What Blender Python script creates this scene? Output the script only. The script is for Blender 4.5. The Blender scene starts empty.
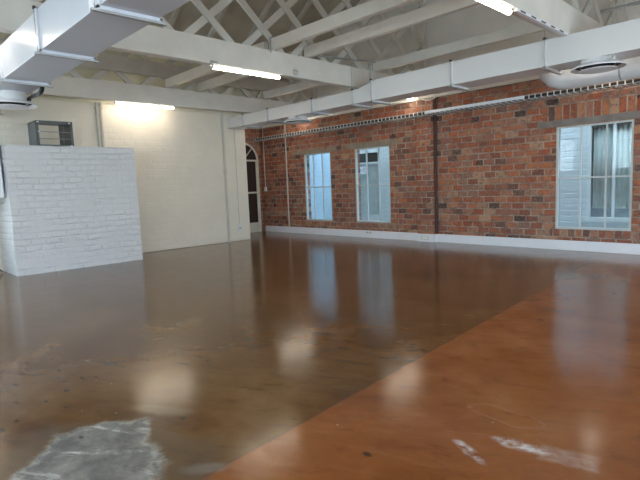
import bpy, bmesh, math, random
from mathutils import Vector, Matrix
random.seed(7)
SC = bpy.context.scene
COL = SC.collection
PI = math.pi

# ------------------------------------------------------------------ mesh helpers
class MB:
    def __init__(self): self.bm = bmesh.new()
    def box(self, x0, x1, y0, y1, z0, z1, bev=0.0):
        b = bmesh.new()
        r = bmesh.ops.create_cube(b, size=1)
        for v in b.verts:
            v.co = Vector(((x0+x1)/2 + v.co.x*(x1-x0), (y0+y1)/2 + v.co.y*(y1-y0), (z0+z1)/2 + v.co.z*(z1-z0)))
        if bev > 0:
            bmesh.ops.bevel(b, geom=list(b.edges), offset=bev, segments=2, profile=0.5, affect='EDGES')
        self._add(b); return self
    def _add(self, b, smooth=False):
        m = bpy.data.meshes.new('tmp'); b.to_mesh(m); b.free()
        n = len(self.bm.faces)
        self.bm.from_mesh(m); bpy.data.meshes.remove(m)
        if smooth:
            self.bm.faces.ensure_lookup_table()
            for f in self.bm.faces[n:]: f.smooth = True
    def poly(self, pts, vec):
        """prism: polygon pts extruded by vec"""
        b = bmesh.new()
        vs = [b.verts.new(p) for p in pts]
        f = b.faces.new(vs)
        r = bmesh.ops.extrude_face_region(b, geom=[f])
        bmesh.ops.translate(b, vec=Vector(vec), verts=[g for g in r['geom'] if isinstance(g, bmesh.types.BMVert)])
        bmesh.ops.recalc_face_normals(b, faces=b.faces)
        self._add(b); return self
    def beam(self, p, q, w, h, up=(0,0,1)):
        """rectangular bar from p to q; w across, h along up"""
        p, q = Vector(p), Vector(q); d = (q-p).normalized(); u = Vector(up)
        s = d.cross(u)
        if s.length < 1e-4: s = d.cross(Vector((1,0,0)))
        s.normalize(); u = s.cross(d).normalized()
        b = bmesh.new()
        vs = []
        for o in (p, q):
            for a, c in ((-1,-1),(1,-1),(1,1),(-1,1)):
                vs.append(b.verts.new(o + s*a*w/2 + u*c*h/2))
        for f in ((0,1,2,3),(7,6,5,4),(0,4,5,1),(1,5,6,2),(2,6,7,3),(3,7,4,0)):
            b.faces.new([vs[i] for i in f])
        bmesh.ops.recalc_face_normals(b, faces=b.faces)
        self._add(b); return self
    def tube(self, pts, r, n=12, caps=True):
        pts = [Vector(p) for p in pts]
        b = bmesh.new(); rings = []
        prev = None
        for i, p in enumerate(pts):
            if i == 0: d = pts[1]-p
            elif i == len(pts)-1: d = p-pts[i-1]
            else: d = (pts[i+1]-p).normalized() + (p-pts[i-1]).normalized()
            d.normalize()
            if prev is None:
                a = d.cross(Vector((0,0,1)))
                if a.length < 1e-3: a = d.cross(Vector((1,0,0)))
            else:
                a = prev - d*prev.dot(d)
            a.normalize(); prev = a; c = d.cross(a)
            rr = r[i] if isinstance(r, (list, tuple)) else r
            rings.append([b.verts.new(p + (a*math.cos(2*PI*k/n) + c*math.sin(2*PI*k/n))*rr) for k in range(n)])
        for i in range(len(rings)-1):
            for k in range(n):
                f = b.faces.new([rings[i][k], rings[i][(k+1)%n], rings[i+1][(k+1)%n], rings[i+1][k]])
        if caps:
            b.faces.new(list(reversed(rings[0]))); b.faces.new(rings[-1])
        bmesh.ops.recalc_face_normals(b, faces=b.faces)
        self._add(b, True); return self
    def lathe(self, prof, c, n=48, axis='z'):
        """prof: [(r,h)...] revolved about the axis through c"""
        b = bmesh.new(); rings = []
        for r, h in prof:
            ring = []
            for k in range(n):
                a = 2*PI*k/n
                if axis == 'z': p = (c[0]+r*math.cos(a), c[1]+r*math.sin(a), c[2]+h)
                elif axis == 'x': p = (c[0]+h, c[1]+r*math.cos(a), c[2]+r*math.sin(a))
                else: p = (c[0]+r*math.cos(a), c[1]+h, c[2]+r*math.sin(a))
                ring.append(b.verts.new(p))
            rings.append(ring)
        for i in range(len(rings)-1):
            for k in range(n):
                b.faces.new([rings[i][k], rings[i][(k+1)%n], rings[i+1][(k+1)%n], rings[i+1][k]])
        bmesh.ops.remove_doubles(b, verts=b.verts, dist=1e-5)
        bmesh.ops.recalc_face_normals(b, faces=b.faces)
        self._add(b, True); return self

def world_loc(o):
    l = Vector((0,0,0))
    while o: l += o.location; o = o.parent
    return l

def build(name, mb, mat, parent=None, origin=None, sharp=35):
    me = bpy.data.meshes.new(name)
    bm = mb.bm
    o = bpy.data.objects.new(name, me)
    if parent is not None: base = world_loc(parent)
    else:
        if origin is None:
            xs = [v.co for v in bm.verts]
            lo = Vector([min(c[i] for c in xs) for i in range(3)]); hi = Vector([max(c[i] for c in xs) for i in range(3)])
            origin = Vector(((lo.x+hi.x)/2, (lo.y+hi.y)/2, lo.z))
        base = Vector(origin)
    bmesh.ops.translate(bm, vec=-base, verts=bm.verts)
    for e in bm.edges:
        if len(e.link_faces) == 2 and e.calc_face_angle(0) > math.radians(sharp): e.smooth = False
    bm.to_mesh(me); bm.free()
    me.materials.append(mat)
    COL.objects.link(o)
    if parent is None: o.location = base
    else: o.parent = parent
    return o

def tag(o, label, cat, group=None):
    o['label'] = label; o['category'] = cat
    if group: o['group'] = group
    return o

def thing(name, label, cat, loc, group=None):
    o = bpy.data.objects.new(name, None); COL.objects.link(o)
    o.location = loc; o.empty_display_size = .1
    return tag(o, label, cat, group)

def struct(name, mb, mat, parent=None):
    o = build(name, mb, mat, parent, origin=(0,0,0))
    o['kind'] = 'structure'
    return o

def dup(root, loc, label, group=None):
    r = root.copy(); COL.objects.link(r); r.location = loc; r['label'] = label
    if group: r['group'] = group
    for ch in list(root.children):
        c = ch.copy(); COL.objects.link(c); c.parent = r
        for g in list(ch.children):
            d = g.copy(); COL.objects.link(d); d.parent = c
    return r

# ------------------------------------------------------------------ materials
class NT:
    def __init__(self, name):
        self.m = bpy.data.materials.new(name); self.m.use_nodes = True
        self.t = self.m.node_tree; self.n = self.t.nodes; self.l = self.t.links
        self.b = self.n['Principled BSDF']; self.out = self.n['Material Output']
    def new(self, t, **kw):
        n = self.n.new(t)
        for k, v in kw.items(): setattr(n, k, v)
        return n
    def set(self, sock, v):
        if hasattr(v, 'default_value') or isinstance(v, bpy.types.NodeSocket): self.l.new(v, sock)
        else: sock.default_value = v
    def math(self, op, a, b=None, c=None, clamp=False):
        n = self.new('ShaderNodeMath', operation=op, use_clamp=clamp)
        self.set(n.inputs[0], a)
        if b is not None: self.set(n.inputs[1], b)
        if c is not None: self.set(n.inputs[2], c)
        return n.outputs[0]
    def pos(self):
        g = self.new('ShaderNodeNewGeometry'); return g.outputs['Position']
    def sep(self, v):
        n = self.new('ShaderNodeSeparateXYZ'); self.l.new(v, n.inputs[0]); return n.outputs
    def comb(self, x, y, z=0.0):
        n = self.new('ShaderNodeCombineXYZ')
        for i, v in enumerate((x, y, z)): self.set(n.inputs[i], v)
        return n.outputs[0]
    def noise(self, vec, scale, detail=4, rough=.55, dist=0.0):
        n = self.new('ShaderNodeTexNoise'); self.l.new(vec, n.inputs['Vector'])
        n.inputs['Scale'].default_value = scale; n.inputs['Detail'].default_value = detail
        n.inputs['Roughness'].default_value = rough; n.inputs['Distortion'].default_value = dist
        return n.outputs['Fac'], n.outputs['Color']
    def ramp(self, f, stops, interp='LINEAR'):
        n = self.new('ShaderNodeValToRGB'); self.l.new(f, n.inputs[0])
        r = n.color_ramp; r.interpolation = interp
        while len(r.elements) < len(stops): r.elements.new(.5)
        for e, (p, c) in zip(r.elements, stops):
            e.position = p; e.color = (*c, 1) if len(c) == 3 else c
        return n.outputs[0]
    def mix(self, f, a, b, mode='MIX'):
        n = self.new('ShaderNodeMix', data_type='RGBA', blend_type=mode)
        self.set(n.inputs[0], f)
        for s, v in ((n.inputs[6], a), (n.inputs[7], b)):
            if isinstance(v, tuple): s.default_value = (*v, 1) if len(v) == 3 else v
            else: self.l.new(v, s)
        return n.outputs[2]
    def smooth(self, v, lo, hi):
        n = self.new('ShaderNodeMapRange', interpolation_type='SMOOTHSTEP')
        self.set(n.inputs[0], v); n.inputs[1].default_value = lo; n.inputs[2].default_value = hi
        return n.outputs[0]
    def bump(self, h, strength, dist=.01):
        n = self.new('ShaderNodeBump'); self.l.new(h, n.inputs['Height'])
        n.inputs['Strength'].default_value = strength; n.inputs['Distance'].default_value = dist
        self.l.new(n.outputs[0], self.b.inputs['Normal'])

def paint(name, col, rough=.55, var=.04, bump=.05, scale=3, metal=0, spec=.5):
    t = NT(name); p = t.pos()
    f, _ = t.noise(p, scale, 5)
    lo = tuple(max(0, c*(1-var*2)) for c in col); hi = tuple(min(1, c*(1+var)) for c in col)
    t.l.new(t.ramp(f, [(.3, lo), (.7, hi)]), t.b.inputs['Base Color'])
    t.b.inputs['Roughness'].default_value = rough; t.b.inputs['Metallic'].default_value = metal
    t.b.inputs['Specular IOR Level'].default_value = spec
    if bump:
        g, _ = t.noise(p, scale*14, 4); t.bump(g, bump, .01)
    return t.m

def brick_coords(t, axis, BW=.275, BH=.1435, off=0.0, z0=0.0, wav=.012):
    """u along the wall, v up; returns per-brick id vector, mortar mask, coords"""
    p = t.pos(); wob = t.noise(p, 2.2, 2)[0]
    s = t.sep(p)
    if axis == 'any':   # x+y so corners work on both faces
        u = t.math('ADD', s[0], s[1])
    else: u = s[0] if axis == 'x' else s[1]
    wz = t.math('MULTIPLY_ADD', wob, wav, s[2])
    v = t.math('DIVIDE', t.math('SUBTRACT', wz, z0), BH)
    row = t.math('FLOOR', v)
    odd = t.math('MODULO', t.math('ADD', row, 200.0), 2.0)
    rj = t.new('ShaderNodeTexWhiteNoise', noise_dimensions='1D'); t.l.new(row, rj.inputs['W'])
    jit = t.math('MULTIPLY', t.math('SUBTRACT', rj.outputs['Value'], .5), .18)
    uu = t.math('ADD', t.math('MULTIPLY_ADD', odd, .5, t.math('DIVIDE', t.math('ADD', u, off), BW)), jit)
    colm = t.math('FLOOR', uu)
    fu = t.math('FRACT', uu); fv = t.math('FRACT', v)
    du = t.math('MULTIPLY', t.math('MINIMUM', fu, t.math('SUBTRACT', 1.0, fu)), BW)
    dv = t.math('MULTIPLY', t.math('MINIMUM', fv, t.math('SUBTRACT', 1.0, fv)), BH)
    d = t.math('MINIMUM', t.math('MULTIPLY', du, 1.0 if wav < .02 else 1.8), dv)
    en = t.noise(p, 28, 3)[0]
    d = t.math('ADD', d, t.math('MULTIPLY', t.math('SUBTRACT', en, .5), .012))
    return p, t.comb(colm, row, 3.0), d

def brick_red(name='red_clay_bricks', axis='x', BW=.275, BH=.1435, z0=0.0):
    t = NT(name)
    p, idv, d = brick_coords(t, axis, BW, BH, z0=z0)
    wn = t.new('ShaderNodeTexWhiteNoise', noise_dimensions='3D'); t.l.new(idv, wn.inputs['Vector'])
    r1 = wn.outputs['Value']
    big = t.noise(p, .6, 3)[0]
    r1 = t.math('FRACT', t.math('ADD', r1, t.math('MULTIPLY', big, .12)))
    c = t.ramp(r1, [(0, (.050,.036,.034)), (.04, (.13,.070,.058)), (.12, (.27,.075,.040)), (.33, (.45,.120,.050)),
                    (.48, (.48,.175,.085)), (.60, (.34,.125,.090)), (.72, (.50,.215,.115)), (.80, (.25,.120,.100)), (.90, (.54,.31,.19)), (.94, (.42,.14,.06)), (1, (.42,.085,.03))])
    n1 = t.noise(p, 11, 6, .7)[0]; n2 = t.noise(p, 48, 5, .65)[0]
    c = t.mix(t.math('MULTIPLY', t.smooth(n1, .50, .62), .8), c, (.185,.105,.088))
    c = t.mix(t.math('MULTIPLY', t.smooth(n1, .46, .34), .6), c, (.55,.22,.10))
    c = t.mix(t.math('MULTIPLY', t.smooth(n2, .54, .68), .7), c, (.56,.40,.31))
    c = t.mix(t.math('MULTIPLY', t.smooth(n2, .44, .30), .5), c, (.10,.055,.045))
    c = t.mix(t.math('MULTIPLY', t.smooth(big, .48, .68), .35), c, (.27,.17,.15))
    mort = t.mix(t.smooth(t.noise(p, 5, 5)[0], .35, .65), (.25,.19,.16), (.48,.40,.33))
    mm = t.math('SUBTRACT', 1.0, t.smooth(d, .007, .019))
    t.l.new(t.mix(t.math('MULTIPLY', mm, .92), c, mort), t.b.inputs['Base Color'])
    t.b.inputs['Roughness'].default_value = .82
    t.b.inputs['Specular IOR Level'].default_value = .25
    h = t.math('ADD', t.smooth(d, .0, .018), t.math('MULTIPLY', n2, .5))
    t.bump(h, .8, .012)
    return t.m

def brick_white(name, col, depth=.008, axis='any', strength=.9, rough=.5, wav=.03, lump=1.0):
    t = NT(name)
    p, idv, d = brick_coords(t, axis, .275, .1435 if depth < .02 else .122, wav=wav)
    wn = t.new('ShaderNodeTexWhiteNoise', noise_dimensions='3D'); t.l.new(idv, wn.inputs['Vector'])
    n1 = t.noise(p, 5, 5, .6)[0]; n2 = t.noise(p, 30, 4)[0]; nb = t.noise(p, 1.9, 4)[0]
    bed = t.smooth(d, -.004, .030)
    h = t.math('ADD', t.math('MULTIPLY', bed, t.math('MULTIPLY', t.smooth(nb, .32, .62), 1.0)), t.math('ADD', t.math('MULTIPLY', wn.outputs['Value'], .5),
              t.math('ADD', t.math('MULTIPLY', n1, 1.6*lump), t.math('MULTIPLY', n2, .35))))
    c = t.mix(t.smooth(nb, .3, .75), tuple(x*.95 for x in col), col)
    t.l.new(c, t.b.inputs['Base Color'])
    t.b.inputs['Roughness'].default_value = rough
    t.bump(h, strength, depth)
    return t.m

def floor_mat():
    t = NT('polished_screed'); p = t.pos(); s = t.sep(p)
    na = t.noise(p, .8, 7, .62, .25)[0]; nb = t.noise(p, 3.0, 7, .65, .2)[0]; nc = t.noise(p, 14, 5, .6)[0]
    st = t.noise(t.comb(t.math('MULTIPLY', t.math('ADD', s[0], t.math('MULTIPLY', s[1], .5)), 1.3), t.math('MULTIPLY', t.math('SUBTRACT', s[1], t.math('MULTIPLY', s[0], .5)), 4.2), 0.0), 1.5, 7, .72, .5)[0]
    nd = t.noise(p, .35, 3)[0]
    brown = t.ramp(na, [(.30, (.095,.036,.009)), (.43, (.155,.066,.017)), (.56, (.205,.097,.029)), (.70, (.27,.145,.058))])
    brown = t.mix(t.math('MULTIPLY', t.smooth(nb, .5, .8), .22), brown, (.19,.105,.055))
    brown = t.mix(t.math('MULTIPLY', t.smooth(nc, .62, .8), .3), brown, (.055,.035,.025))
    oran = t.ramp(na, [(.30, (.23,.068,.017)), (.5, (.33,.106,.026)), (.70, (.42,.170,.058))])
    oran = t.mix(t.math('MULTIPLY', t.smooth(nb, .5, .75), .4), oran, (.19,.060,.020))
    oran = t.mix(t.math('MULTIPLY', t.smooth(nc, .68, .8), .35), oran, (.10,.045,.025))
    brown = t.mix(t.math('MULTIPLY', t.smooth(st, .5, .72), .26), brown, (.27,.165,.085))
    brown = t.mix(t.math('MULTIPLY', t.smooth(st, .48, .32), .45), brown, (.055,.026,.012))
    oran = t.mix(t.math('MULTIPLY', t.smooth(st, .52, .68), .22), oran, (.45,.22,.10))
    oran = t.mix(t.math('MULTIPLY', t.smooth(st, .46, .34), .35), oran, (.15,.045,.014))
    # the pour line between the two screeds
    e = t.math('ADD', t.math('MULTIPLY_ADD', s[1], .076, s[0]), 2.19)
    e = t.math('ADD', e, t.math('MULTIPLY', t.math('SUBTRACT', t.noise(p, 5, 3)[0], .5), .05))
    c = t.mix(t.smooth(e, -.012, .012), brown, oran)
    seam = t.math('SUBTRACT', 1.0, t.smooth(t.math('ABSOLUTE', e), .004, .018))
    c = t.mix(t.math('MULTIPLY', seam, .5), c, (.10,.06,.04))
    # greyer margin along the brick wall, floor sheen put into the colour
    mg = t.smooth(t.math('ADD', s[1], t.math('MULTIPLY', nb, 1.0)), 9.7, 11.2)
    c = t.mix(t.math('MULTIPLY', mg, .45), c, (.24,.18,.16))
    rough = t.math('ADD', t.math('MULTIPLY', nb, .14), t.math('MULTIPLY', st, .10))
    rough = t.math('ADD', rough, .04)
    def blob(cx, cy, rx, ry, ang, wob=.5, soft=.18):
        ca, sa = math.cos(ang), math.sin(ang)
        dx = t.math('SUBTRACT', s[0], cx); dy = t.math('SUBTRACT', s[1], cy)
        a = t.math('DIVIDE', t.math('ADD', t.math('MULTIPLY', dx, ca), t.math('MULTIPLY', dy, sa)), rx)
        b = t.math('DIVIDE', t.math('SUBTRACT', t.math('MULTIPLY', dy, ca), t.math('MULTIPLY', dx, sa)), ry)
        r = t.math('SQRT', t.math('ADD', t.math('MULTIPLY', a, a), t.math('MULTIPLY', b, b)))
        r = t.math('ADD', r, t.math('MULTIPLY', t.math('SUBTRACT', nb, .5), wob*2))
        return t.math('SUBTRACT', 1.0, t.smooth(r, 1-soft, 1+soft)), r
    def rect(cx, cy, hx, hy, ang, soft=.02):
        ca, sa = math.cos(ang), math.sin(ang)
        dx = t.math('SUBTRACT', s[0], cx); dy = t.math('SUBTRACT', s[1], cy)
        a = t.math('ABSOLUTE', t.math('ADD', t.math('MULTIPLY', dx, ca), t.math('MULTIPLY', dy, sa)))
        b = t.math('ABSOLUTE', t.math('SUBTRACT', t.math('MULTIPLY', dy, ca), t.math('MULTIPLY', dx, sa)))
        m = t.math('MAXIMUM', t.math('SUBTRACT', a, hx), t.math('SUBTRACT', b, hy))
        m = t.math('ADD', m, t.math('MULTIPLY', t.math('SUBTRACT', nc, .5), .08))
        return t.math('SUBTRACT', 1.0, t.smooth(m, -soft, soft))
    c = t.mix(1.0, c, (.82,.79,.76), 'MULTIPLY')
    # big worn grey cement patch by the camera
    P = [(-2.85,.42), (-3.10,.56), (-3.40,.86), (-3.42,1.16), (-3.20,1.33), (-2.74,1.24), (-2.45,1.08), (-2.4,.5)]
    m = None
    P = list(reversed(P)) if sum(P[k][0]*P[(k+1)%8][1]-P[(k+1)%8][0]*P[k][1] for k in range(8)) < 0 else P
    for k in range(8):
        (ax, ay), (bx_, by_) = P[k], P[(k+1)%8]
        L = math.hypot(bx_-ax, by_-ay); nx, ny = (by_-ay)/L, -(bx_-ax)/L
        dd = t.math('ADD', t.math('MULTIPLY', s[0], nx), t.math('MULTIPLY_ADD', s[1], ny, -(ax*nx+ay*ny)))
        m = dd if m is None else t.math('MAXIMUM', m, dd)
    m = t.math('ADD', m, t.math('MULTIPLY', t.math('SUBTRACT', nb, .5), .34))
    m = t.math('ADD', m, t.math('MULTIPLY', t.math('SUBTRACT', nc, .5), .14))
    mk = t.math('SUBTRACT', 1.0, t.smooth(m, -.035, .02))
    rim = t.math('SUBTRACT', 1.0, t.smooth(t.math('ABSOLUTE', t.math('ADD', m, .02)), .0, .07))
    halo, _ = blob(-2.88, .93, .74, .50, .55, .6, .22)
    c = t.mix(t.math('MULTIPLY', halo, .55), c, (.13,.095,.065))
    patch = t.mix(t.smooth(nb, .35, .65), (.13,.12,.11), (.29,.265,.235))
    patch = t.mix(t.smooth(st, .52, .72), patch, (.52,.49,.45))
    c = t.mix(t.math('MULTIPLY', mk, .9), c, patch)
    c = t.mix(t.math('MULTIPLY', rim, t.math('MULTIPLY', t.smooth(nc, .4, .65), .5)), c, (.50,.45,.36))
    rough = t.math('ADD', rough, t.math('MULTIPLY', mk, .10))
    # pale scratches near the patch and on the brown side
    sc, _ = blob(-3.25, 1.50, .22, .06, .5, .5, .5)
    c = t.mix(t.math('MULTIPLY', sc, .22), c, (.45,.36,.24))
    sc, _ = blob(-2.35, 1.32, .12, .05, .9, 1.2, .5)
    c = t.mix(t.math('MULTIPLY', sc, .25), c, (.34,.32,.30))
    # scuffs on the orange side
    brk = t.smooth(t.math('ADD', t.math('MULTIPLY', nc, .5), t.math('MULTIPLY', st, .5)), .40, .60)
    m1 = rect(-.93, 2.74, .145, .085, .25); m2, _ = blob(-1.17, 2.70, .13, .05, .1, 1.2, .5); m3, _ = blob(-1.36, 2.44, .11, .028, -.5, 1.2, .6)
    m1 = t.math('MULTIPLY', m1, t.math('MULTIPLY_ADD', brk, .7, .3)); m2 = t.math('MULTIPLY', m2, brk); m3 = t.math('MULTIPLY', m3, brk)
    m4, r4 = blob(-1.42, 2.98, .22, .10, .0, .7, .1)
    ring4 = t.math('SUBTRACT', 1.0, t.smooth(t.math('ABSOLUTE', t.math('SUBTRACT', r4, 1.0)), .03, .14))
    c = t.mix(t.math('MULTIPLY', m1, .38), c, (.50,.40,.36))
    c = t.mix(t.math('MULTIPLY', m2, .95), c, (.75,.70,.68))
    c = t.mix(t.math('MULTIPLY', m3, .9), c, (.72,.66,.63))
    c = t.mix(t.math('MULTIPLY', t.math('MULTIPLY', ring4, brk), .14), c, (.5,.4,.33))
    # pale haze on the orange side nearer the brick wall
    m5, _ = blob(-2.0, 8.3, 1.1, 2.2, .1, .5, .6)
    c = t.mix(t.math('MULTIPLY', m5, .42), c, (.34,.19,.13))
    m5, _ = blob(-2.75, 8.9, .35, .5, .1, .7, .5)
    c = t.mix(t.math('MULTIPLY', m5, .4), c, (.30,.26,.24))
    # repair rectangles on the brown side
    m6 = rect(-7.35, 4.6, .52, .13, .05); c = t.mix(t.math('MULTIPLY', m6, .55), c, (.15,.135,.10))
    m7 = rect(-11.0, 7.05, .8, .05, .0); c = t.mix(t.math('MULTIPLY', m7, .6), c, (.30,.26,.20))
    m8, _ = blob(-8.6, 7.8, 1.6, .9, .2, .6, .6); c = t.mix(t.math('MULTIPLY', m8, .25), c, (.20,.13,.085))
    # dark flecks
    v = t.new('ShaderNodeTexVoronoi', feature='DISTANCE_TO_EDGE') if False else t.new('ShaderNodeTexVoronoi')
    t.l.new(t.comb(t.math('MULTIPLY', s[0], 1.0), t.math('MULTIPLY', s[1], 1.6), 0.0), v.inputs['Vector']); v.inputs['Scale'].default_value = 2.4
    fl = t.math('SUBTRACT', 1.0, t.smooth(t.math('ADD', v.outputs['Distance'], t.math('MULTIPLY', nc, .05)), .08, .13))
    c = t.mix(t.math('MULTIPLY', t.math('MULTIPLY', fl, t.smooth(v.outputs['Color'], .38, .5)), .8), c, (.035,.022,.016))
    v2 = t.new('ShaderNodeTexVoronoi'); t.l.new(p, v2.inputs['Vector']); v2.inputs['Scale'].default_value = 5.0
    fl2 = t.math('SUBTRACT', 1.0, t.smooth(v2.outputs['Distance'], .025, .04))
    fl2 = t.math('MULTIPLY', fl2, t.smooth(nb, .5, .6))
    c = t.mix(t.math('MULTIPLY', fl2, .7), c, (.55,.48,.38))
    t.l.new(c, t.b.inputs['Base Color'])
    t.l.new(rough, t.b.inputs['Roughness'])
    t.b.inputs['Specular IOR Level'].default_value = .34
    h = t.math('ADD', t.math('MULTIPLY', t.noise(p, 2.2, 2)[0], .30), t.math('ADD', t.math('MULTIPLY', t.noise(p, 16, 3)[0], .16), t.math('MULTIPLY', st, .12)))
    t.bump(h, .26, .012)
    return t.m

def emit(name, col, s):
    t = NT(name); t.b.inputs['Base Color'].default_value = (.9,.9,.9,1)
    t.b.inputs['Emission Color'].default_value = (*col, 1); t.b.inputs['Emission Strength'].default_value = s
    return t.m

def glass(name, tint=(.93,.97,.97), extra=.0):
    t = NT(name); t.n.remove(t.b)
    tr = t.new('ShaderNodeBsdfTransparent'); tr.inputs[0].default_value = (*tint, 1)
    gl = t.new('ShaderNodeBsdfGlossy'); gl.inputs['Roughness'].default_value = .01
    fr = t.new('ShaderNodeFresnel'); gb = t.new('ShaderNodeNewGeometry')
    t.l.new(t.math('SUBTRACT', 1.5, t.math('MULTIPLY', gb.outputs['Backfacing'], 1.5-1/1.5)), fr.inputs[0])
    f = t.math('ADD', t.math('MULTIPLY', fr.outputs[0], .48), extra, clamp=True)
    mx = t.new('ShaderNodeMixShader'); t.l.new(f, mx.inputs[0]); t.l.new(tr.outputs[0], mx.inputs[1]); t.l.new(gl.outputs[0], mx.inputs[2])
    t.l.new(mx.outputs[0], t.out.inputs[0])
    return t.m

M = dict(
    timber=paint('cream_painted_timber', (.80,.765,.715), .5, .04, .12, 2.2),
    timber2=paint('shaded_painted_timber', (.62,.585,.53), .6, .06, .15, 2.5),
    timber3=paint('shade_toned_timber', (.68,.655,.60), .55, .05, .12, 2.2),  # darker copy of timber, the lattice bars' shade put into the colour
    cream=paint('cream_upper_plaster', (.90,.86,.70), .7, .04, .1, 1.5),
    roof=paint('painted_roof_boards', (.52,.47,.38), .75, .10, .3, 1.8),
    plaster=paint('painted_plaster', (.85,.82,.775), .7, .04, .1, 1.5),
    duct=paint('white_coated_duct', (.79,.79,.80), .33, .015, .02, 1.2, spec=.5),
    ductgrey=paint('grey_coated_duct', (.60,.625,.70), .30, .02, .02, 1.2, spec=.6),
    flange=paint('pale_duct_flange', (.66,.69,.76), .4, .02, 0),
    steel=paint('galvanised_steel', (.50,.51,.52), .38, .05, .02, 8, metal=.7),
    rod=paint('thin_steel_rod', (.42,.42,.43), .45, .03, 0, metal=.5),
    white=paint('white_gloss_paint', (.88,.885,.94), .35, .02, .03, 3),
    frame=paint('white_window_frame', (.60,.63,.62), .45, .03, .03, 4),
    doorpaint=paint('cream_door_paint', (.72,.70,.62), .5, .04, .05, 4),
    pipe=paint('cream_painted_pipe', (.60,.575,.52), .45, .04, .02, 4),
    plastic=paint('white_plastic', (.80,.80,.78), .35, .01, 0),
    insul=paint('white_pipe_lagging', (.72,.73,.76), .45, .03, .25, 5),
    cement=paint('cement_lintel', (.33,.265,.205), .85, .12, .4, 5),
    cement2=paint('grey_cement_lintel', (.25,.215,.20), .85, .12, .4, 5),
    black=paint('black_rubber', (.018,.018,.02), .5, .02, 0),
    darkgap=paint('dark_recess', (.05,.05,.055), .7, .02, 0),
    boxgrey=paint('slate_grey_metal', (.17,.19,.22), .4, .05, .02, 6, metal=.3),
    boxin=paint('dark_inner_metal', (.10,.10,.11), .4, .05, .02, 6),
    darkred=paint('dark_red_brown', (.085,.035,.028), .6, .1, .1, 6),
    red=paint('red_plastic', (.5,.05,.04), .4, .02, 0),
    curtain=paint('grey_green_curtain', (.74,.78,.75), .85, .08, .1, 4),
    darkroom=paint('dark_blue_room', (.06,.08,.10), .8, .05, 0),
    yardblue=brick_white('yard_pale_blue_brick', (.40,.535,.625), .010, 'any', .6, .6),
    yardfloor=paint('yard_paving', (.42,.42,.40), .8, .1, .2, 3),
    blind=paint('white_blind_slats', (.75,.77,.78), .5, .02, 0),
    whitebrick=brick_white('warm_toned_brick', (.89,.82,.71), .006, 'any', .6, .5),  # warm tube-light tone put into the white wall's colour
    pierbrick=brick_white('white_painted_rough_brick', (.80,.80,.83), .024, 'any', .7, .42, .06),
    yardbrick=brick_white('yard_white_brick', (.52,.575,.58), .010, 'any', .6, .6),
    brick=brick_red(),
    brick_side=brick_red('red_clay_bricks_side', 'y'),
    soldier=brick_red('soldier_bricks', 'x', .145, .60, .22),
    floor=floor_mat(),
    glass=glass('window_glass', (.86,.935,.96), .005),
    glassfar=glass('yard_glass', (.93,.96,.96), .02),
    tube=emit('tube_light_diffuser', (1.0,.88,.70), 9.0),
)
M['black'].node_tree.nodes['Principled BSDF'].inputs['Specular IOR Level'].default_value = .4
t = NT('dark_door_glass'); t.b.inputs['Base Color'].default_value = (.05,.035,.035,1); t.b.inputs['Roughness'].default_value = .06
M['doorglass'] = t.m

# ------------------------------------------------------------------ dimensions
YB = 10.84           # face of the red brick wall
XW = -12.2           # face of the white wall
XD = -14.1           # face of the door wall
XR, Y0, ZR = 5.6, -3.6, 7.2
YG = 11.45           # upper gable face
WZ0, WZ1 = .44, 2.555
WIN = [(-11.83, -10.63), (-9.66, -8.38), (-4.03, -2.62)]

# ------------------------------------------------------------------ the setting
struct('floor', MB().box(XD-.3, XR+.3, Y0-.3, YB+.02, -.2, 0), M['floor'])

def wall_with_holes(mb, a0, a1, z0, z1, holes, put):
    """holes: (a0,a1,z0,z1) sorted; put(mb,a0,a1,z0,z1)"""
    c = a0
    for h in holes:
        put(c, h[0], z0, z1); put(h[0], h[1], z0, h[2]); put(h[0], h[1], h[3], z1); c = h[1]
    put(c, a1, z0, z1)

mb = MB()
wall_with_holes(mb, XD-.3, XR+.3, 0, 3.6, [(a, b, WZ0, WZ1) for a, b in WIN],
                lambda a, b, c, d: mb.box(a, b, YB, YB+.24, c, d))
mb.box(-7.43, -6.94, YB-.10, YB, 0, 3.6)          # shallow brick pier
struct('wall_brick', mb, M['brick'])

# brick return with the arched door
mb = MB().box(XD-.3, XD, 8.86, YB, 0, 3.6)
struct('wall_door_side', mb, M['brick_side'])
# plastered walls above the brick
mb = MB().box(XD-.3, XR+.3, YG, YG+.2, 3.5, ZR)
struct('wall_gable', mb, M['plaster'])
struct('wall_door_side_upper', MB().box(XD-.3, XD, 8.86, YG, 3.6, ZR), M['plaster'])
struct('trim_1', MB().box(XD, XR, YB-.05, YG, 3.60, 3.68).box(XD, XD+.06, 8.86, YB-.05, 3.60, 3.68), M['plaster'])

# left wall, painted brick; its upper band is set back a little
struct('wall_left', MB().box(XD, XW, 1.42, 8.86, 0, 3.69, .02), M['whitebrick'])
left_added = [(-2.9, -1.1, .8, 3.3), (-.7, 1.15, .8, 3.3)]  # unseen windows added to bring bluish daylight onto the pier flank
mb = MB(); wall_with_holes(mb, Y0, 1.42, 0, 3.69, left_added, lambda a, b, c, d: mb.box(XW-.3, XW, a, b, c, d))
struct('wall_left_near', mb, M['whitebrick'])
struct('wall_left_upper', MB().box(XW-.6, XW-.07, Y0, 1.42, 3.69, ZR).box(XD, XW-.07, 1.42, 8.84, 3.69, ZR), M['cream'])

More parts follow.
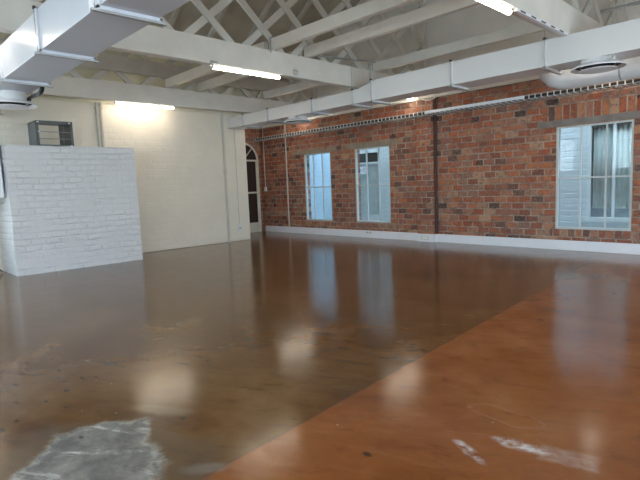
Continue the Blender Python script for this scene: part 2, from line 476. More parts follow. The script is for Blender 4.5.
# walls behind and to the right of the camera, with daylight windows
mb = MB(); back = [(-9.9, -8.6, 1.75, 3.3), (-7.0, -4.9, 1.75, 3.5), (-3.6, -1.0, .8, 3.5), (0.6, 3.8, .8, 3.5)]
wall_with_holes(mb, XD, XR+.3, 0, ZR, back, lambda a, b, c, d: mb.box(a, b, Y0-.3, Y0, c, d))
struct('wall_back', mb, M['plaster'])
mb = MB(); right = [(-2.6, -.2, .7, 3.1), (1.4, 3.8, .7, 3.1), (5.4, 7.8, .7, 3.1)]
wall_with_holes(mb, Y0, YG, 0, ZR, right, lambda a, b, c, d: mb.box(XR, XR+.3, a, b, c, d))
struct('wall_right', mb, M['plaster'])
struct('ceiling', MB().box(XD-.3, XR+.3, Y0-.3, YG+.2, ZR, ZR+.15), M['roof'])

struct('ceiling_slope', MB().poly([(XW-.07, Y0, 5.10), (-9.3, Y0, ZR), (-9.5, Y0, ZR), (XW-.07, Y0, 5.30)], (0, YG-Y0, 0)), M['roof'])
# rafters under the roof boards
grp = 'roof rafters under the boards'
src = None
for k, y in enumerate([-2.6 + 1.17*i for i in range(12)]):
    if src is None:
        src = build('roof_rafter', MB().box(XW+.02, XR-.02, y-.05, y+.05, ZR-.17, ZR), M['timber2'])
        src['kind'] = 'structure'; y_first = y
    else:
        c = src.copy(); COL.objects.link(c); c.location.y += y - y_first
src = None
for k in range(12):
    y = -3.1 + 1.17*k
    if src is None:
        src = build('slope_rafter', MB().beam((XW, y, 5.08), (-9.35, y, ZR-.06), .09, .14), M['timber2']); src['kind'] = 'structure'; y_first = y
    else:
        c = src.copy(); COL.objects.link(c); c.location.y += y - y_first

# skirting boards
mb = MB()
mb.box(-13.97, -7.45, YB-.022, YB, 0, .205, .004).box(-6.92, -4.15, YB-.022, YB, 0, .205, .004)
mb.box(-4.147, XR, YB-.022, YB, 0, .205, .004)
mb.box(-7.45, -6.92, YB-.125, YB-.10, 0, .205, .004).box(-6.94, -6.918, YB-.10, YB, 0, .205)
mb.box(-7.453, -7.43, YB-.10, YB, 0, .205)
struct('baseboard_brick_wall', mb, M['white'])

# lintels and soldier courses
struct('trim_2', MB().box(-12.33, -10.36, YB-.015, YB+.05, WZ1, 2.68, .006), M['cement'])
struct('trim_3', MB().box(-10.0, -8.06, YB-.015, YB+.05, WZ1, 2.70, .006), M['cement'])
struct('trim_4', MB().box(-4.42, -1.9, YB-.012, YB+.05, WZ1+.01, 2.70, .006), M['cement2'])
struct('trim_5', MB().box(-4.30, -2.1, YB-.008, YB+.05, 2.70, 2.985), M['soldier'])
struct('trim_6', MB().box(-4.10, -2.55, YB-.010, YB+.05, .30, WZ0), M['soldier'])

def window(n, x0, x1, z0, z1, y, depth=.07, cols=3, zt=1.50, fr=.045, gmat='glass', axis='x', mats='frame'):
    """mullioned window in a wall along x (or y)"""
    def bx(m, a0, a1, b0, b1, c0, c1):
        if axis == 'x': m.box(a0, a1, b0, b1, c0, c1)
        else: m.box(b0, b1, a0, a1, c0, c1)
        return m
    m = MB()
    bx(m, x0, x0+fr, y, y+depth, z0, z1); bx(m, x1-fr, x1, y, y+depth, z0, z1)
    bx(m, x0+fr, x1-fr, y, y+depth, z0, z0+fr); bx(m, x0+fr, x1-fr, y, y+depth, z1-fr*.8, z1)
    root = struct('window_%d' % n, m, M[mats])
    m = MB()
    for k in range(1, cols):
        c = x0 + (x1-x0)*k/cols
        bx(m, c-.014, c+.014, y+.01, y+depth-.015, z0+fr, z1-fr*.8)
    bx(m, x0+fr, x1-fr, y+.008, y+depth-.012, zt-.016, zt+.016)
    struct('glazing_bar', m, M[mats], root)
    m = MB(); bx(m, x0+fr, x1-fr, y+.028, y+.032, z0+fr, z1-fr*.8)
    struct('pane', m, M[gmat], root)
    return root
for i, (a, b) in enumerate(WIN):
    window(i+1, a, b, WZ0, WZ1, YB+.02)
n = 4
for a, b, c, d in back:
    w = window(n, a, b, c, d, Y0-.12, cols=3, zt=2.5)
    m = MB()
    for k in range(int((d-c)/.125)):
        z = d-.08-k*.125
        m.beam((a+.06, Y0-.16, z), (b-.06, Y0-.16, z), .085, .004, (0, .8, 1))
    struct('blind', m, M['blind'], w)
    n += 1
for a, b, c, d in right:
    window(n, a, b, c, d, XR+.1, cols=3, zt=2.1, axis='y'); n += 1

for a, b, c, d in left_added:
    window(n, a, b, c, d, XW-.15, cols=3, zt=2.1, axis='y'); n += 1  # the added, unseen left-wall windows

# arched door in the far corner
cy, rr, zs = 10.10, .61, 2.50
def arch(m, r0, r1, x0, x1, n=20):
    for k in range(n):
        a, b = PI*k/n, PI*(k+1)/n
        pts = [(x0, cy+r0*math.cos(a), zs+r0*math.sin(a)), (x0, cy+r1*math.cos(a), zs+r1*math.sin(a)),
               (x0, cy+r1*math.cos(b), zs+r1*math.sin(b)), (x0, cy+r0*math.cos(b), zs+r0*math.sin(b))]
        m.poly(pts, (x1-x0, 0, 0))
m = MB(); arch(m, rr-.06, rr, XD, XD+.045)
m.box(XD, XD+.045, cy-rr, cy-rr+.06, 0, zs).box(XD, XD+.045, cy+rr-.06, cy+rr, 0, zs)
dr = struct('door_1', m, M['doorpaint'])
m = MB()
m.box(XD, XD+.035, cy-rr+.06, cy+rr-.06, zs-.03, zs+.03)
m.box(XD, XD+.035, cy-.05, cy+.05, 0, zs-.03)
for s in (-1, 1):
    y0, y1 = sorted((cy+s*.05, cy+s*(rr-.06)))
    m.box(XD, XD+.03, y0, y1, 0, .34).box(XD, XD+.03, y0, y0+.05, .34, zs-.03).box(XD, XD+.03, y1-.05, y1, .34, zs-.03)
    m.box(XD, XD+.03, y0+.05, y1-.05, 1.36, 1.42)
for a in (PI/2, PI*.27, PI*.73):
    m.beam((XD+.015, cy, zs+.03), (XD+.015, cy+(rr-.06)*math.cos(a), zs+(rr-.06)*math.sin(a)), .03, .03, (1,0,0))
struct('door_leaf', m, M['doorpaint'], dr)
m = MB(); m.box(XD, XD+.012, cy-rr+.06, cy+rr-.06, .3, zs)
arch(m, .001, rr-.05, XD, XD+.012)
struct('pane', m, M['doorglass'], dr)
m = MB(); arch(m, rr, rr+.22, XD, XD+.012)
struct('trim_7', m, M['brick_side'])

# ------------------------------------------------------------------ the yard beyond the windows
YY = 13.0
struct('floor_yard', MB().box(-17, 2, YB+.24, YY+.3, -.2, .05), M['yardfloor'])
mb = MB()
yh = [(-11.62, -10.45, .18, 2.68), (-4.1, -2.2, .48, 2.80)]
wall_with_holes(mb, -17, 2, 0, 5.6, yh, lambda a, b, c, d: mb.box(a, b, YY, YY+.25, c, d))
mb.box(-17.3, -17, YB+.24, YY+.25, 0, 3.5).box(2, 2.3, YB+.24, YY+.25, 0, 3.5)
struct('wall_yard', mb, M['yardbrick'])
struct('wall_yard_return', MB().box(-12.95, -12.70, YB+.24, YY, 0, 3.49).box(-12.95, -12.70, YG+.22, YY, 3.49, 5.6), M['yardblue'])
# dark rooms behind the yard openings
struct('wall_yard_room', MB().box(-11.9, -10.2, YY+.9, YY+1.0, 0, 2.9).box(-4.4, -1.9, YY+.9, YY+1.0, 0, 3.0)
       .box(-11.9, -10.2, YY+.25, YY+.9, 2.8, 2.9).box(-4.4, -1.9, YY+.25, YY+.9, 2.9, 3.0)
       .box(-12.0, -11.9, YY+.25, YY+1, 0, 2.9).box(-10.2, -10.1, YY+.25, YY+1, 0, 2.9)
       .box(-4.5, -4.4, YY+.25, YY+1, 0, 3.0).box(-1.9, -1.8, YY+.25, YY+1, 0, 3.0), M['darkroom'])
# glazed yard door
m = MB(); a, b, c, d = yh[0]
m.box(a, a+.08, YY+.0, YY+.08, c, d).box(b-.10, b, YY, YY+.08, c, d).box(a, b, YY, YY+.08, d-.10, d).box(a, b, YY, YY+.07, c, c+.30)
m.box(a, b, YY, YY+.07, 2.20, 2.27)
dr2 = struct('door_2', m, M['frame'])
struct('pane', MB().box(a+.08, b-.10, YY+.03, YY+.04, c+.3, d-.1), M['glassfar'], dr2)
struct('blind', MB().box(a+.08, b-.10, YY+.06, YY+.08, c+.3, 2.2), M['curtain'], dr2)
# curtained yard window
a, b, c, d = yh[1]
m = MB().box(a, a+.07, YY, YY+.08, c, d).box(b-.07, b, YY, YY+.08, c, d).box(a, b, YY, YY+.08, d-.08, d).box(a-.03, b+.03, YY-.03, YY+.08, c-.05, c+.05)
m.box(-3.56, -3.50, YY+.01, YY+.07, c, d)
w = struct('window_%d' % n, m, M['frame'])
struct('pane', MB().box(a+.07, b-.07, YY+.03, YY+.04, c+.05, d-.08), M['glassfar'], w)
def curtain(x0, x1, z0, z1, y, parent):
    b = bmesh.new(); N = 40; top = []; bot = []
    for i in range(N+1):
        x = x0+(x1-x0)*i/N; yy = y + .03*math.sin(i*1.35)+.012*math.sin(i*.7)
        top.append(b.verts.new((x, yy, z1))); bot.append(b.verts.new((x, yy, z0)))
    for i in range(N): b.faces.new([bot[i], bot[i+1], top[i+1], top[i]])
    me = MB(); me._add(b, True)
    o = build('curtain_panel', me, M['curtain'], parent)
    s = o.modifiers.new('thick', 'SOLIDIFY'); s.thickness = .006
    return o
ct = thing('curtain', 'grey-green curtains hanging inside the yard window beyond the widest opening', 'curtain', (-3.1, YY+.13, .72))
curtain(-4.0, -3.02, .74, 2.68, YY+.13, ct); curtain(-2.93, -2.25, .74, 2.68, YY+.13, ct)
build('curtain_rail', MB().tube([(-4.05, YY+.13, 2.69), (-2.22, YY+.13, 2.69)], .012), M['rod'], ct)
# small sign on the yard door glass
sg = thing('door_sign', 'small white sign with grey marks on the glazed yard door', 'sign', (-11.25, YY-.02, 1.9))
build('sign_board', MB().box(-11.49, -11.06, YY+.005, YY+.025, 1.88, 2.13), M['white'], sg)
m = MB()
for (x0, x1, z0, z1) in ((-11.46,-11.40,1.99,2.03),(-11.38,-11.34,1.99,2.03),(-11.32,-11.27,1.99,2.03),(-11.25,-11.20,1.99,2.03),(-11.17,-11.10,1.93,1.97),(-11.18,-11.15,2.0,2.09),(-11.12,-11.09,2.0,2.09)):
    m.box(x0, x1, YY-.001, YY+.005, z0, z1)
build('lettering', m, M['steel'], sg)

# ------------------------------------------------------------------ roof girders
def make_girder(xf, label, zt=6.90, chord=True):
    """lattice girder whose +x face is at xf"""
    y0, y1 = Y0+.03, YG-.03
    root = thing('lattice_girder', label, 'roof beam', (xf, 5.6, 3.70), 'lattice girders carrying the roof')
    build('bottom_chord', MB().box(xf-.16, xf, y0, y1, 3.70, 4.13, .006), M['timber'], root)
    if chord: build('top_chord', MB().box(xf-.15, xf-.01, y0, y1, 6.85, 7.02), M['timber'], root)
    zb = 4.10; run = (zt-zb)/.86
    w = .125
    def bar(ya, yb, x, nm='lattice_bar'):
        # clip to wall range
        pa, pb = (ya, zb), (yb, zt)
        def clip(p, q):
            if p[0] < y0+.03: s = (y0+.03-p[0])/(q[0]-p[0]); return (y0+.03, p[1]+s*(q[1]-p[1]))
            if p[0] > y1-.03: s = (y1-.03-p[0])/(q[0]-p[0]); return (y1-.03, p[1]+s*(q[1]-p[1]))
            return p
        if (ya < y0 and yb < y0) or (ya > y1 and yb > y1): return
        A, B = clip(pa, pb), clip(pb, pa)
        if abs(A[0]-B[0]) < .15: return
        build(nm, MB().beam((x, A[0], A[1]), (x, B[0], B[1]), .035, w, (0,0,1)), M['timber3'], root)
    for k in range(-8, 9):
        yb_ = 4.40 + 1.17*k
        bar(yb_, yb_+run, xf-.10, 'lattice_bar')      # leaning away
        ya_ = 5.32 + 1.17*k
        bar(ya_, ya_-run, xf-.055, 'lattice_bar')
    # hanger bracket plates and bolts
    build('end_post', MB().box(xf-.15, xf-.02, y1-.13, y1, 4.13, zt-.05), M['timber'], root)
    return root
XA, XB, XDD, XE = -7.50, -11.70, -2.90, 1.75
gA = make_girder(XA, 'long white lattice girder crossing mid picture above the two middle tube lights')
gB = make_girder(XB, 'white lattice girder running closest to the white painted wall', 5.36, False)
gD = dup(gA, (XDD, 5.6, 3.70), 'white lattice girder at upper right, above the slotted rail')
gE = dup(gA, (XE, 5.6, 3.70), 'unseen white lattice girder added beyond the frame, nearest the daylight side')  # girder added out of view to carry extra tubes for light
# purlin plank fixed on the lattice of girder B
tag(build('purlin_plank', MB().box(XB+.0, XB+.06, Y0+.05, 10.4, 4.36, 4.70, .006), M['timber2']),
    'wide grey-white plank fixed along the lattice nearest the white wall', 'beam')

# joists along x resting on the chords
names = {6.2: ('first', 'nearest the round cover plate'), 7.1: ('second', ''), 9.28: ('third', '')}
grp = 'ceiling joists laid across the girders'
def joist(x0, x1, y, label):
    return tag(build('ceiling_joist', MB().box(x0, x1, y-.05, y+.05, 4.13, 4.335, .005), M['timber']), label, 'joist', grp)
jl = [(XA-.20, XB-.01, 6.2, 'white joist running from the middle girder to the white-wall girder, the one nearest the camera'),
      (XA-.20, XB-.01, 7.1, 'second white joist between the middle girder and the white-wall girder'),
      (XA-.20, XB-.01, 9.28, 'white joist between middle and white-wall girders, just over the wall-side duct'),
      (XDD-.20, XA-.06, 6.2, 'white joist with a small strap on its end, topmost of the joists in view'),
      (XDD-.20, XA-.06, 7.1, 'white joist right of the middle girder, next beyond the strapped one'),
      (XDD-.20, XA-.06, 9.28, 'white joist right of the middle girder, over the wall-side duct')]
for x1, x0, y, lab in jl: joist(x0, x1, y, lab)
# strap on the first joist
tag(build('joist_strap', MB().box(XA+.006, XA+.022, 6.115, 6.145, 4.08, 4.345).box(XA+.006, XA+.10, 6.115, 6.145, 4.337, 4.347), M['steel']),
    'small steel strap holding the end of the topmost joist', 'bracket')

# steel conduit along the top of the middle girder, cover plate, clip
tag(build('conduit_pipe', MB().tube([(XA+.03, 7.30, 4.19), (XA+.03, 9.2, 4.33)], .020), M['steel']), 'short grey steel conduit lying along the top of the middle girder', 'pipe')
jb = thing('junction_cover', 'round white cover plate with two screws on the middle girder', 'cover plate', (XA+.01, 6.75, 3.80))
build('cover_disc', MB().lathe([(0, .016), (.06, .016), (.066, .01), (.068, 0), (0, 0)], (XA, 6.75, 3.80), 28, 'x'), M['pipe'], jb)
m = MB()
for dy in (-.03, .03): build('screw', MB().lathe([(0, .022), (.010, .022), (.010, .014)], (XA, 6.75+dy, 3.82), 10, 'x'), M['black'], jb)

tag(build('beam_clip', MB().box(XA-.02, XA+.025, 4.80, 4.93, 3.70, 3.745), M['steel']), 'small grey clip on the middle girder above a tube light', 'bracket')

# ------------------------------------------------------------------ tube lights
def make_tube(x, y, label, group=None):
    root = thing('tube_light', label, 'ceiling light', (x, y, 3.70), 'batten tube lights under the girders')
    L = 1.52
    build('housing', MB().box(x-.035, x+.035, y-L/2+.02, y+L/2-.02, 3.665, 3.70, .004), M['white'], root)
    b = MB(); P = []
    n = 12
    prof = [(-.040, 3.668)] + [(-.034*math.cos(PI*k/n), 3.656-.030*math.sin(PI*k/n)) for k in range(n+1)] + [(.040, 3.668)]
    b.poly([(x+p, y-L/2+.02, z) for p, z in prof], (0, L-.04, 0))
    build('diffuser', b, M['tube'], root)
    for s in (-1, 1):
        b = MB()
        prof2 = [(p*1.08, z if z > 3.66 else z-.003) for p, z in prof]
        b.poly([(x+p, y+s*(L/2-.02), z) for p, z in prof2], (0, s*.02, 0))
        build('end_cap', b, M['plastic'], root)
    return root
xs = {'A': XA-.06, 'B': XB-.08, 'D': XDD-.08, 'E': XE-.08}
tA = make_tube(xs['A'], 5.62, 'lit tube light under the middle girder, its whole length showing')
rows = [
 ('B', 5.62, 'lit tube light seen against the white painted wall'),
 ('D', 5.66, 'very bright lit tube light cut by the top edge of the picture'),
 ('A', 10.04, 'short-looking lit tube light seen below the long duct beside the brick wall'),
 ('A', .95, 'lit tube light at the picture edge behind the big near duct'),
 ('B', 10.04, 'lit tube light hidden above the wall-side duct, only its floor reflection shows'),
 ('B', 1.2, 'lit tube light on the white-wall girder above the near duct'),
 ('D', 1.2, 'lit tube light on the upper right girder near the camera'),
 ('D', 10.04, 'lit tube light on the upper right girder behind the wall-side duct'),
 ('E', 1.2, 'unseen added tube light on the outermost girder near the camera'),  # tubes on the outermost girder are unseen, added for more light
 ('E', 5.62, 'unseen added tube light on the outermost girder, middle of the room'),
 ('E', 10.04, 'unseen added tube light on the outermost girder near the brick wall')]
for g, y, lab in rows: dup(tA, (xs[g], y, 3.70), lab)

tag(build('conduit_pipe', MB().tube([(XDD-.16, 10.0, 4.39+.01), (XR-.05, 10.0, 4.39+.01)], .03, 8), M['steel']), 'grey pipe crossing above the long duct at the upper right corner', 'pipe')
# slotted rail under the upper right girder
sr = thing('slotted_rail', 'white slotted rail under the upper right girder beyond the bright tube', 'rail', (XDD-.01, 7.6, 3.68))
build('rail_body', MB().box(XDD-.045, XDD+.005, 6.45, 8.2, 3.665, 3.70), M['white'], sr)
for k in range(5):
    build('slot', MB().box(XDD+.004, XDD+.009, 6.55+k*.33, 6.70+k*.33, 3.676, 3.693), M['darkgap'], sr)

# ------------------------------------------------------------------ ducts
def duct_strap(root, x, y0, y1, z0, z1, m1, rodtop=None, w=.045, nm='flange'):
    m = MB()
    m.box(x-w/2, x+w/2, y0-.022, y0, z0-.022, z1+.02).box(x-w/2, x+w/2, y1, y1+.022, z0-.022, z1+.02)
    m.box(x-w/2, x+w/2, y0-.022, y1+.022, z0-.030, z0).box(x-w/2, x+w/2, y0-.022, y1+.022, z1, z1+.02)
    f = build(nm, m, m1, root)
    m = MB()
    for yy in (y0-.035, y1+.035): m.tube([(x, yy, z0-.05), (x, yy, rodtop if rodtop else z1+.04)], .004, 6)
    m.box(x-.02, x+.02, y0-.07, y1+.07, z0-.050, z0-.030)
    build('hanger_rod', m, M['rod'], root)
    m = MB().box(x-.022, x+.022, y0-.042, y0-.022, z1+.0, z1+.03)
    build('corner_clip', m, M['darkgap'], root)

D2y0, D2y1, D2z0, D2z1, D2zl = 8.25, 8.80, 3.283, 3.690, 3.572
d2 = thing('ventilation_duct', 'long white rectangular duct in front of the brick wall, stepping thinner toward one end', 'duct', (-5, 8.5, D2z0))
b = MB()
side = [(XW+.0, D2z0), (XR-.01, D2z0), (XR-.01, D2z1), (-6.68, D2z1), (-7.22, D2zl), (XW, D2zl)]
b.poly([(x, D2y0, z) for x, z in side], (0, D2y1-D2y0, 0))
build('duct_body', b, M['duct'], d2)
for x in (-11.4, -10.3, -8.62): duct_strap(d2, x, D2y0, D2y1, D2z0, D2zl, M['flange'], None, .03)
for x in (-7.33, -6.80, -4.92, -3.25, -1.4, .6, 2.5, 4.4): duct_strap(d2, x, D2y0, D2y1, D2z0, D2z1 if x > -7 else D2zl, M['duct'], {-7.33: 4.12, -6.80: 4.0, -3.25: 3.95}.get(x), .04)

D1y0, D1y1, D1z0, D1z1 = 1.78, 2.33, 3.16, 3.59
d1 = thing('ventilation_duct', 'large grey-white rectangular duct crossing the upper left corner overhead', 'duct', (-6, 2.05, D1z0))
build('duct_body', MB().box(XW, XR-.01, D1y0, D1y1, D1z0, D1z1, .004), M['ductgrey'], d1)
for x in (-11.0, -9.62, -7.92, -6.17, -4.47, -2.8, -1.1, .6, 2.3, 4.0):
    duct_strap(d1, x, D1y0, D1y1, D1z0, D1z1, M['flange'], None, .05)
build('seam_bracket', MB().box(-4.56, -4.49, D1y0-.05, D1y0-.02, D1z0-.03, D1z0+.06), M['white'], d1)

def ring(x, y, ztop, zdisc, label):
    root = thing('ceiling_diffuser', label, 'air vent', (x, y, zdisc))
    build('neck', MB().lathe([(.235, ztop-zdisc), (.235, .03), (.24, .02)], (x, y, zdisc)), M['duct'], root)
    build('outer_cone', MB().lathe([(.235, .060), (.30, .048), (.355, .016), (.376, -.002), (.374, -.012), (.352, -.006), (.325, .012), (.31, .03)], (x, y, zdisc)), M['white'], root)
    build('shadow_gap', MB().lathe([(0, .034), (.318, .034), (.318, .028), (0, .028)], (x, y, zdisc)), M['darkgap'], root)
    build('centre_plate', MB().lathe([(0, -.020), (.235, -.020), (.258, -.028), (.25, -.038), (.15, -.044), (0, -.046)], (x, y, zdisc)), M['white'], root)
    m = MB().box(x+.20, x+.27, y-.28, y-.22, zdisc+.05, zdisc+.10)
    build('damper_clip', m, M['steel'], root)
    return root
ring(-2.56, 8.50, D2z0, 3.165, 'round white air diffuser under the long duct, above the widest window')
ring(-9.44, 8.50, D2z0, 3.165, 'small-looking round air diffuser under the far thin end of the long duct')
ring(-8.92, 2.06, D1z0, 2.975, 'round air diffuser under the near duct at the upper left edge')
# black drain hose
tag(build('drain_hose', MB().tube([(-8.02, 2.28, 3.125), (-8.04, 2.28, 3.09), (-8.10, 2.28, 3.06), (-8.22, 2.28, 3.05), (-8.55, 2.27, 3.06), (-8.65, 2.26, 3.05), (-8.66, 2.26, 3.02)], [.034,.034,.032,.026,.024,.028,.034], 10), M['black']),
    'short black hose bent between the near duct and its round diffuser', 'hose')
# lagged round duct between the rectangular duct and the brick wall
lp = thing('round_duct', 'white lagged round duct behind the long duct, elbow at its end', 'duct', (-1, 9.7, 3.2))
pts = [(-3.84, 9.62, 3.78), (-3.82, 9.70, 3.64), (-3.78, 9.79, 3.48), (-3.70, 9.86, 3.38), (-3.58, 9.9, 3.335), (-3.40, 9.90, 3.330)]
build('elbow', MB().tube(pts, .183, 24), M['insul'], lp)
build('straight_run', MB().tube([(-3.41, 9.9, 3.33), (XR-.02, 9.9, 3.33)], .185, 28), M['insul'], lp)
for x in (-2.6, -1.0, .6, 2.2, 3.8):
    m = MB().lathe([(.186, -.012), (.190, -.012), (.190, .012), (.186, .012)], (x, 9.9, 3.33), 28, 'x').tube([(x, 9.9, 3.54), (x, 9.9, 4.13)], .005, 6)
    build('strap', m, M['rod'], lp)

# ------------------------------------------------------------------ cable tray
tr = thing('cable_tray', 'galvanised ladder cable tray running the length of the brick wall', 'cable tray', (-8, 10.63, 3.17))
ty0, ty1, tz = 10.52, 10.74, 3.185
for yy in (ty0, ty1):
    for zz in (tz-.012, tz+.068):
        build('side_rail', MB().box(XD+.01, XR-.05, yy-.005, yy+.005, zz-.006, zz+.006), M['steel'], tr)
x = XD+.10; k = 0
while k < 99:
    m = MB().box(x-.010, x+.010, ty0-.012, ty0-.004, tz-.016, tz+.072).box(x-.010, x+.010, ty0-.012, ty1+.008, tz-.022, tz-.012).box(x-.010, x+.010, ty1, ty1+.008, tz-.016, tz+.072)
    build('rung', m, M['plastic'], tr)
    x += .1255; k += 1
for i in range(13):
    xx = XD+.4+1.55*i
    if xx < XR: build('wall_bracket', MB().box(xx-.02, xx+.02, ty0, YB, tz-.045, tz-.022), M['steel'], tr)
tag(build('cable_trunking', MB().box(-7.0, -4.55, ty0-.05, ty0-.014, tz+.002, tz+.058, .004), M['white']), 'smooth white trunking strip clipped to the front of the cable tray', 'trunking')
tag(build('cable_bundle', MB().box(XD+.2, XR-.2, ty0+.012, ty1-.02, tz-.004, tz+.048), M['black']), 'dark flat cables lying in the ladder tray', 'cable')
# sagging cable from the duct
tag(build('sagging_cable', MB().tube([(-7.40, 10.6, 3.70), (-7.25, 10.6, 3.62), (-7.08, 10.6, 3.54), (-6.92, 10.6, 3.515), (-6.78, 10.6, 3.55), (-6.66, 10.6, 3.62), (-6.58, 10.6, 3.70)], .016, 8), M['plastic']),
    'white cable sagging from the roof edge above the brick pier', 'cable')

# ------------------------------------------------------------------ wall fittings
sw = thing('light_switch', 'white switch box on the end of a conduit in the brick corner', 'switch', (-13.86, YB-.03, 1.45))
build('switch_box', MB().box(-13.92, -13.80, YB-.045, YB, 1.42, 1.56, .005), M['plastic'], sw)
build('rocker', MB().box(-13.88, -13.84, YB-.052, YB-.045, 1.46, 1.52, .002), M['white'], sw)
tag(build('wall_conduit', MB().tube([(-13.86, YB-.02, 1.56), (-13.86, YB-.02, 3.6)], .016, 8), M['pipe']), 'thin cream conduit dropping to the switch in the brick corner', 'pipe')
tag(build('wall_conduit', MB().tube([(-12.66, YB-.03, .205), (-12.66, YB-.03, 3.6)], .022, 8), M['pipe']), 'cream conduit down the brick wall left of the windows, reaching the skirting', 'pipe')
so = thing('wall_socket', 'white socket low on the white wall near its end corner', 'socket', (XW, 8.47, .3))
build('face_plate', MB().box(XW, XW+.035, 8.39, 8.56, .30, .50, .006), M['plastic'], so)
build('plug_slot', MB().box(XW+.034, XW+.042, 8.43, 8.52, .375, .39), M['darkgap'], so)
tag(build('wall_conduit', MB().tube([(XW+.012, 8.47, .50), (XW+.012, 8.47, 3.66)], .010, 8), M['pipe']), 'very thin conduit rising from the low socket on the white wall', 'pipe')
pp = thing('wall_pipe', 'cream pipe with a collar running full height down the white wall', 'pipe', (XW+.04, 8.06, 0))
build('pipe', MB().tube([(XW+.035, 8.06, 0), (XW+.035, 8.06, 3.69)], .032, 12), M['pipe'], pp)
build('collar', MB().tube([(XW+.035, 8.06, 2.0), (XW+.035, 8.06, 2.1)], .043, 12), M['pipe'], pp)
p2 = thing('wall_pipe', 'pair of grey-cream pipes rising behind the white pier', 'pipe', (XW+.04, 4.66, 2.6))
for yy in (4.59, 4.67): build('pipe', MB().tube([(XW+.045, yy, 2.58), (XW+.045, yy, 3.70)], .038, 12), M['pipe'], p2)
build('clamp', MB().box(XW+.0, XW+.088, 4.545, 4.715, 3.56, 3.60), M['pipe'], p2)
s2 = thing('skirting_socket', 'white outlet with red dots set in the skirting below the windows', 'socket', (-9.15, YB-.03, .14))
build('face_plate', MB().box(-9.30, -9.02, YB-.034, YB-.022, .11, .19, .002), M['plastic'], s2)
for xx in (-9.22, -9.12): build('indicator', MB().box(xx-.018, xx+.018, YB-.038, YB-.034, .14, .17), M['red'], s2)
s3 = thing('skirting_socket', 'blank cream outlet plate in the skirting at the brick pier', 'socket', (-7.2, YB-.13, .1))
build('face_plate', MB().box(-7.32, -7.08, YB-.14, YB-.125, .055, .16, .003), M['doorpaint'], s3)
build('inset', MB().box(-7.28, -7.12, YB-.143, YB-.14, .075, .14), M['white'], s3)

tag(build('corner_upright', MB().tube([(-6.905, YB-.045, .21), (-6.905, YB-.045, 3.59)], .034, 10), M['darkred']), 'dark red-brown upright in the angle beside the shallow brick pier', 'pipe')  # slim dark red-brown cylinder up the pier's side angle
# ------------------------------------------------------------------ white brick pier on the left wall
def rough_box(x0, x1, y0, y1, z0, z1, n=.07, amp=.012):
    b = bmesh.new()
    bmesh.ops.create_cube(b, size=1)
    for v in b.verts: v.co = Vector(((x0+x1)/2+v.co.x*(x1-x0), (y0+y1)/2+v.co.y*(y1-y0), (z0+z1)/2+v.co.z*(z1-z0)))
    bmesh.ops.subdivide_edges(b, edges=[e for e in b.edges if abs(e.verts[0].co.z-e.verts[1].co.z) > .1], cuts=35)
    bmesh.ops.subdivide_edges(b, edges=[e for e in b.edges if abs(e.verts[0].co.y-e.verts[1].co.y) > 1], cuts=36)
    from mathutils import noise
    for v in b.verts:
        d = Vector((noise.noise(v.co*3.1), noise.noise(v.co*3.1+Vector((9,0,0))), noise.noise(v.co*3.1+Vector((0,9,0)))))
        row = math.floor(v.co.z/.125)
        d += Vector((noise.noise(Vector((row*3.3, v.co.y*1.2, 2)))*.7, noise.noise(Vector((row*7.7, 1, 5)))*.9, 0))
        if v.co.x < x0+.05: d.x = 0
        if v.co.z < z0+.01: d.z = 0
        v.co += d*amp
    m = MB(); m._add(b, True); return m
pier = build('brick_pier', rough_box(XW+.003, -11.05, 2.37, 4.92, 0, 2.56), M['pierbrick'], origin=(0,0,0), sharp=50)
tag(pier, 'low rough white-painted brick pier standing out from the white wall', 'pier')

# grey open box on the pier
z = 2.56; fx0, fx1, fy0, fy1, fz1 = -11.78, -11.22, 3.00, 3.70, 3.08
bxr = thing('open_metal_box', 'dark grey open-fronted metal box with two bars on the pier top', 'metal box', (-11.4, 3.35, z))
th = .022
m = MB().box(fx0, fx1, fy0, fy0+th, z+.005, fz1).box(fx0, fx1, fy1-th, fy1, z+.005, fz1)
m.box(fx0, fx1, fy0, fy1, fz1-th, fz1).box(fx0, fx1, fy0, fy1, z+.005, z+.005+th)
build('shell', m, M['boxgrey'], bxr)
m = MB().box(fx1-.01, fx1+.008, fy0, fy0+.05, z+.005, fz1).box(fx1-.01, fx1+.008, fy1-.05, fy1, z+.005, fz1)
m.box(fx1-.01, fx1+.008, fy0, fy1, fz1-.06, fz1).box(fx1-.01, fx1+.008, fy0, fy1, z+.005, z+.04)
build('front_frame', m, M['boxin'], bxr)
build('inner_panel', MB().box(fx0+.25, fx1-.02, fy1-.18, fy1-.17, z+.03, fz1-.03), M['boxin'], bxr)
for zz in (2.72, 2.86): build('cross_bar', MB().tube([(fx1-.01, fy0+.03, zz), (fx1-.01, fy1-.05, zz)], .009, 8), M['steel'], bxr)
m = MB()
for yy, zz in ((fy0+.04, fz1-.03), (fy1-.06, fz1-.03), (fy0+.05, 2.86), (fy1-.05, z+.02)): m.box(fx1+.008, fx1+.014, yy-.02, yy+.02, zz-.012, zz+.012)
build('corner_tab', m, M['white'], bxr)

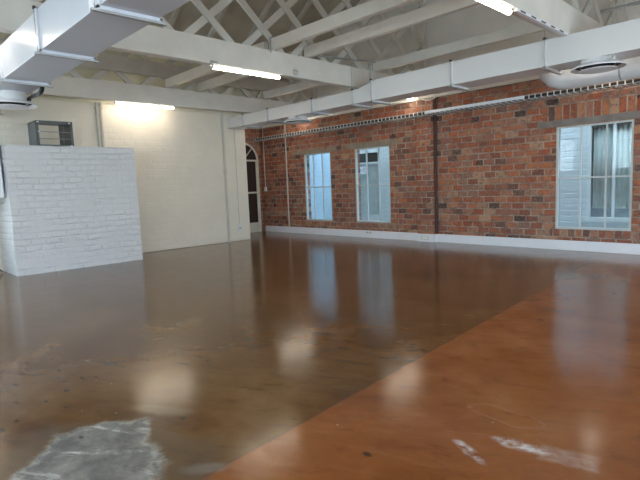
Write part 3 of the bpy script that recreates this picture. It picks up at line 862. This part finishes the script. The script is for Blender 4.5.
# wall cabinet and pipe run at the picture edge, beside the pier
cb = thing('wall_cabinet', 'white wall cabinet at the picture edge close beside the pier', 'cabinet', (-11.8, 2.0, 1.55))
build('cabinet_body', MB().box(XW, -11.24, 1.45, 2.335, 1.55, 2.62, .01), M['white'], cb)
build('cabinet_door', MB().box(-11.24, -11.22, 1.47, 2.32, 1.57, 2.60, .004), M['white'], cb)
build('handle', MB().box(-11.22, -11.20, 1.52, 1.54, 2.0, 2.15), M['steel'], cb)
tag(build('wall_pipe', MB().tube([(-11.98, 2.25, 1.55), (-11.98, 2.25, .55), (-11.98, 2.2, .40), (-12.0, 2.1, .33), (-12.0, 1.6, .33)], .022, 10), M['white']),
    'white pipe dropping from the wall cabinet beside the pier', 'pipe')
tag(build('floor_cable', MB().tube([(-11.9, 1.6, .20), (-11.85, 1.9, .26), (-11.85, 2.15, .20), (-11.9, 2.28, .03)], .012, 8), M['black']),
    'thin dark cable looping near the floor beside the pier', 'cable')

# ------------------------------------------------------------------ camera
yaw, pitch, roll = map(math.radians, (-46.0, 6.31, -2.25))
f = 493.3
fwd = Vector((math.sin(yaw)*math.cos(pitch), math.cos(yaw)*math.cos(pitch), -math.sin(pitch)))
r = Vector((math.cos(yaw), -math.sin(yaw), 0)); u = r.cross(fwd)
R2 = math.cos(roll)*r + math.sin(roll)*u; U2 = -math.sin(roll)*r + math.cos(roll)*u
cam = bpy.data.cameras.new('camera'); co = bpy.data.objects.new('camera', cam); COL.objects.link(co)
co.matrix_world = Matrix(((R2.x, U2.x, -fwd.x, 0), (R2.y, U2.y, -fwd.y, 0), (R2.z, U2.z, -fwd.z, 1.55), (0,0,0,1)))
cam.sensor_width = 36; cam.lens = f/640*36; cam.clip_start = .05; cam.clip_end = 200
SC.camera = co

# ------------------------------------------------------------------ light
w = bpy.data.worlds.new('sky'); SC.world = w; w.use_nodes = True
nt = w.node_tree; bg = nt.nodes['Background']
tc = nt.nodes.new('ShaderNodeTexCoord'); sp = nt.nodes.new('ShaderNodeSeparateXYZ'); rp = nt.nodes.new('ShaderNodeValToRGB')
nt.links.new(tc.outputs['Generated'], sp.inputs[0]); nt.links.new(sp.outputs[2], rp.inputs[0]); nt.links.new(rp.outputs[0], bg.inputs[0])
e = rp.color_ramp.elements; e[0].position = 0; e[0].color = (.86,.90,.93,1); e[1].position = .6; e[1].color = (.62,.78,1,1)
bg.inputs[1].default_value = 5.4
def portal(x, y, z, sx, sy, rot):
    l = bpy.data.lights.new('window_portal', 'AREA'); l.shape = 'RECTANGLE'; l.size = sx; l.size_y = sy
    l.cycles.is_portal = True
    o = bpy.data.objects.new('window_portal', l); COL.objects.link(o); o.location = (x, y, z); o.rotation_euler = rot
for a, b, c, d in back: portal((a+b)/2, Y0-.32, (c+d)/2, b-a, d-c, (PI/2, 0, 0))
for a, b, c, d in left_added: portal(XW-.32, (a+b)/2, (c+d)/2, b-a, d-c, (PI/2, 0, -PI/2))  # portals for the added left windows
for a, b, c, d in right: portal(XR+.32, (a+b)/2, (c+d)/2, b-a, d-c, (PI/2, 0, PI/2))
portal(-7.5, (YB+YY)/2+.12, 4.45, 19, YY-YB-.24, (0, 0, 0))

SC.view_settings.view_transform = 'Standard'; SC.view_settings.look = 'None'
SC.view_settings.gamma = 1; SC.view_settings.use_curve_mapping = False
SC.view_settings.exposure = 1.6
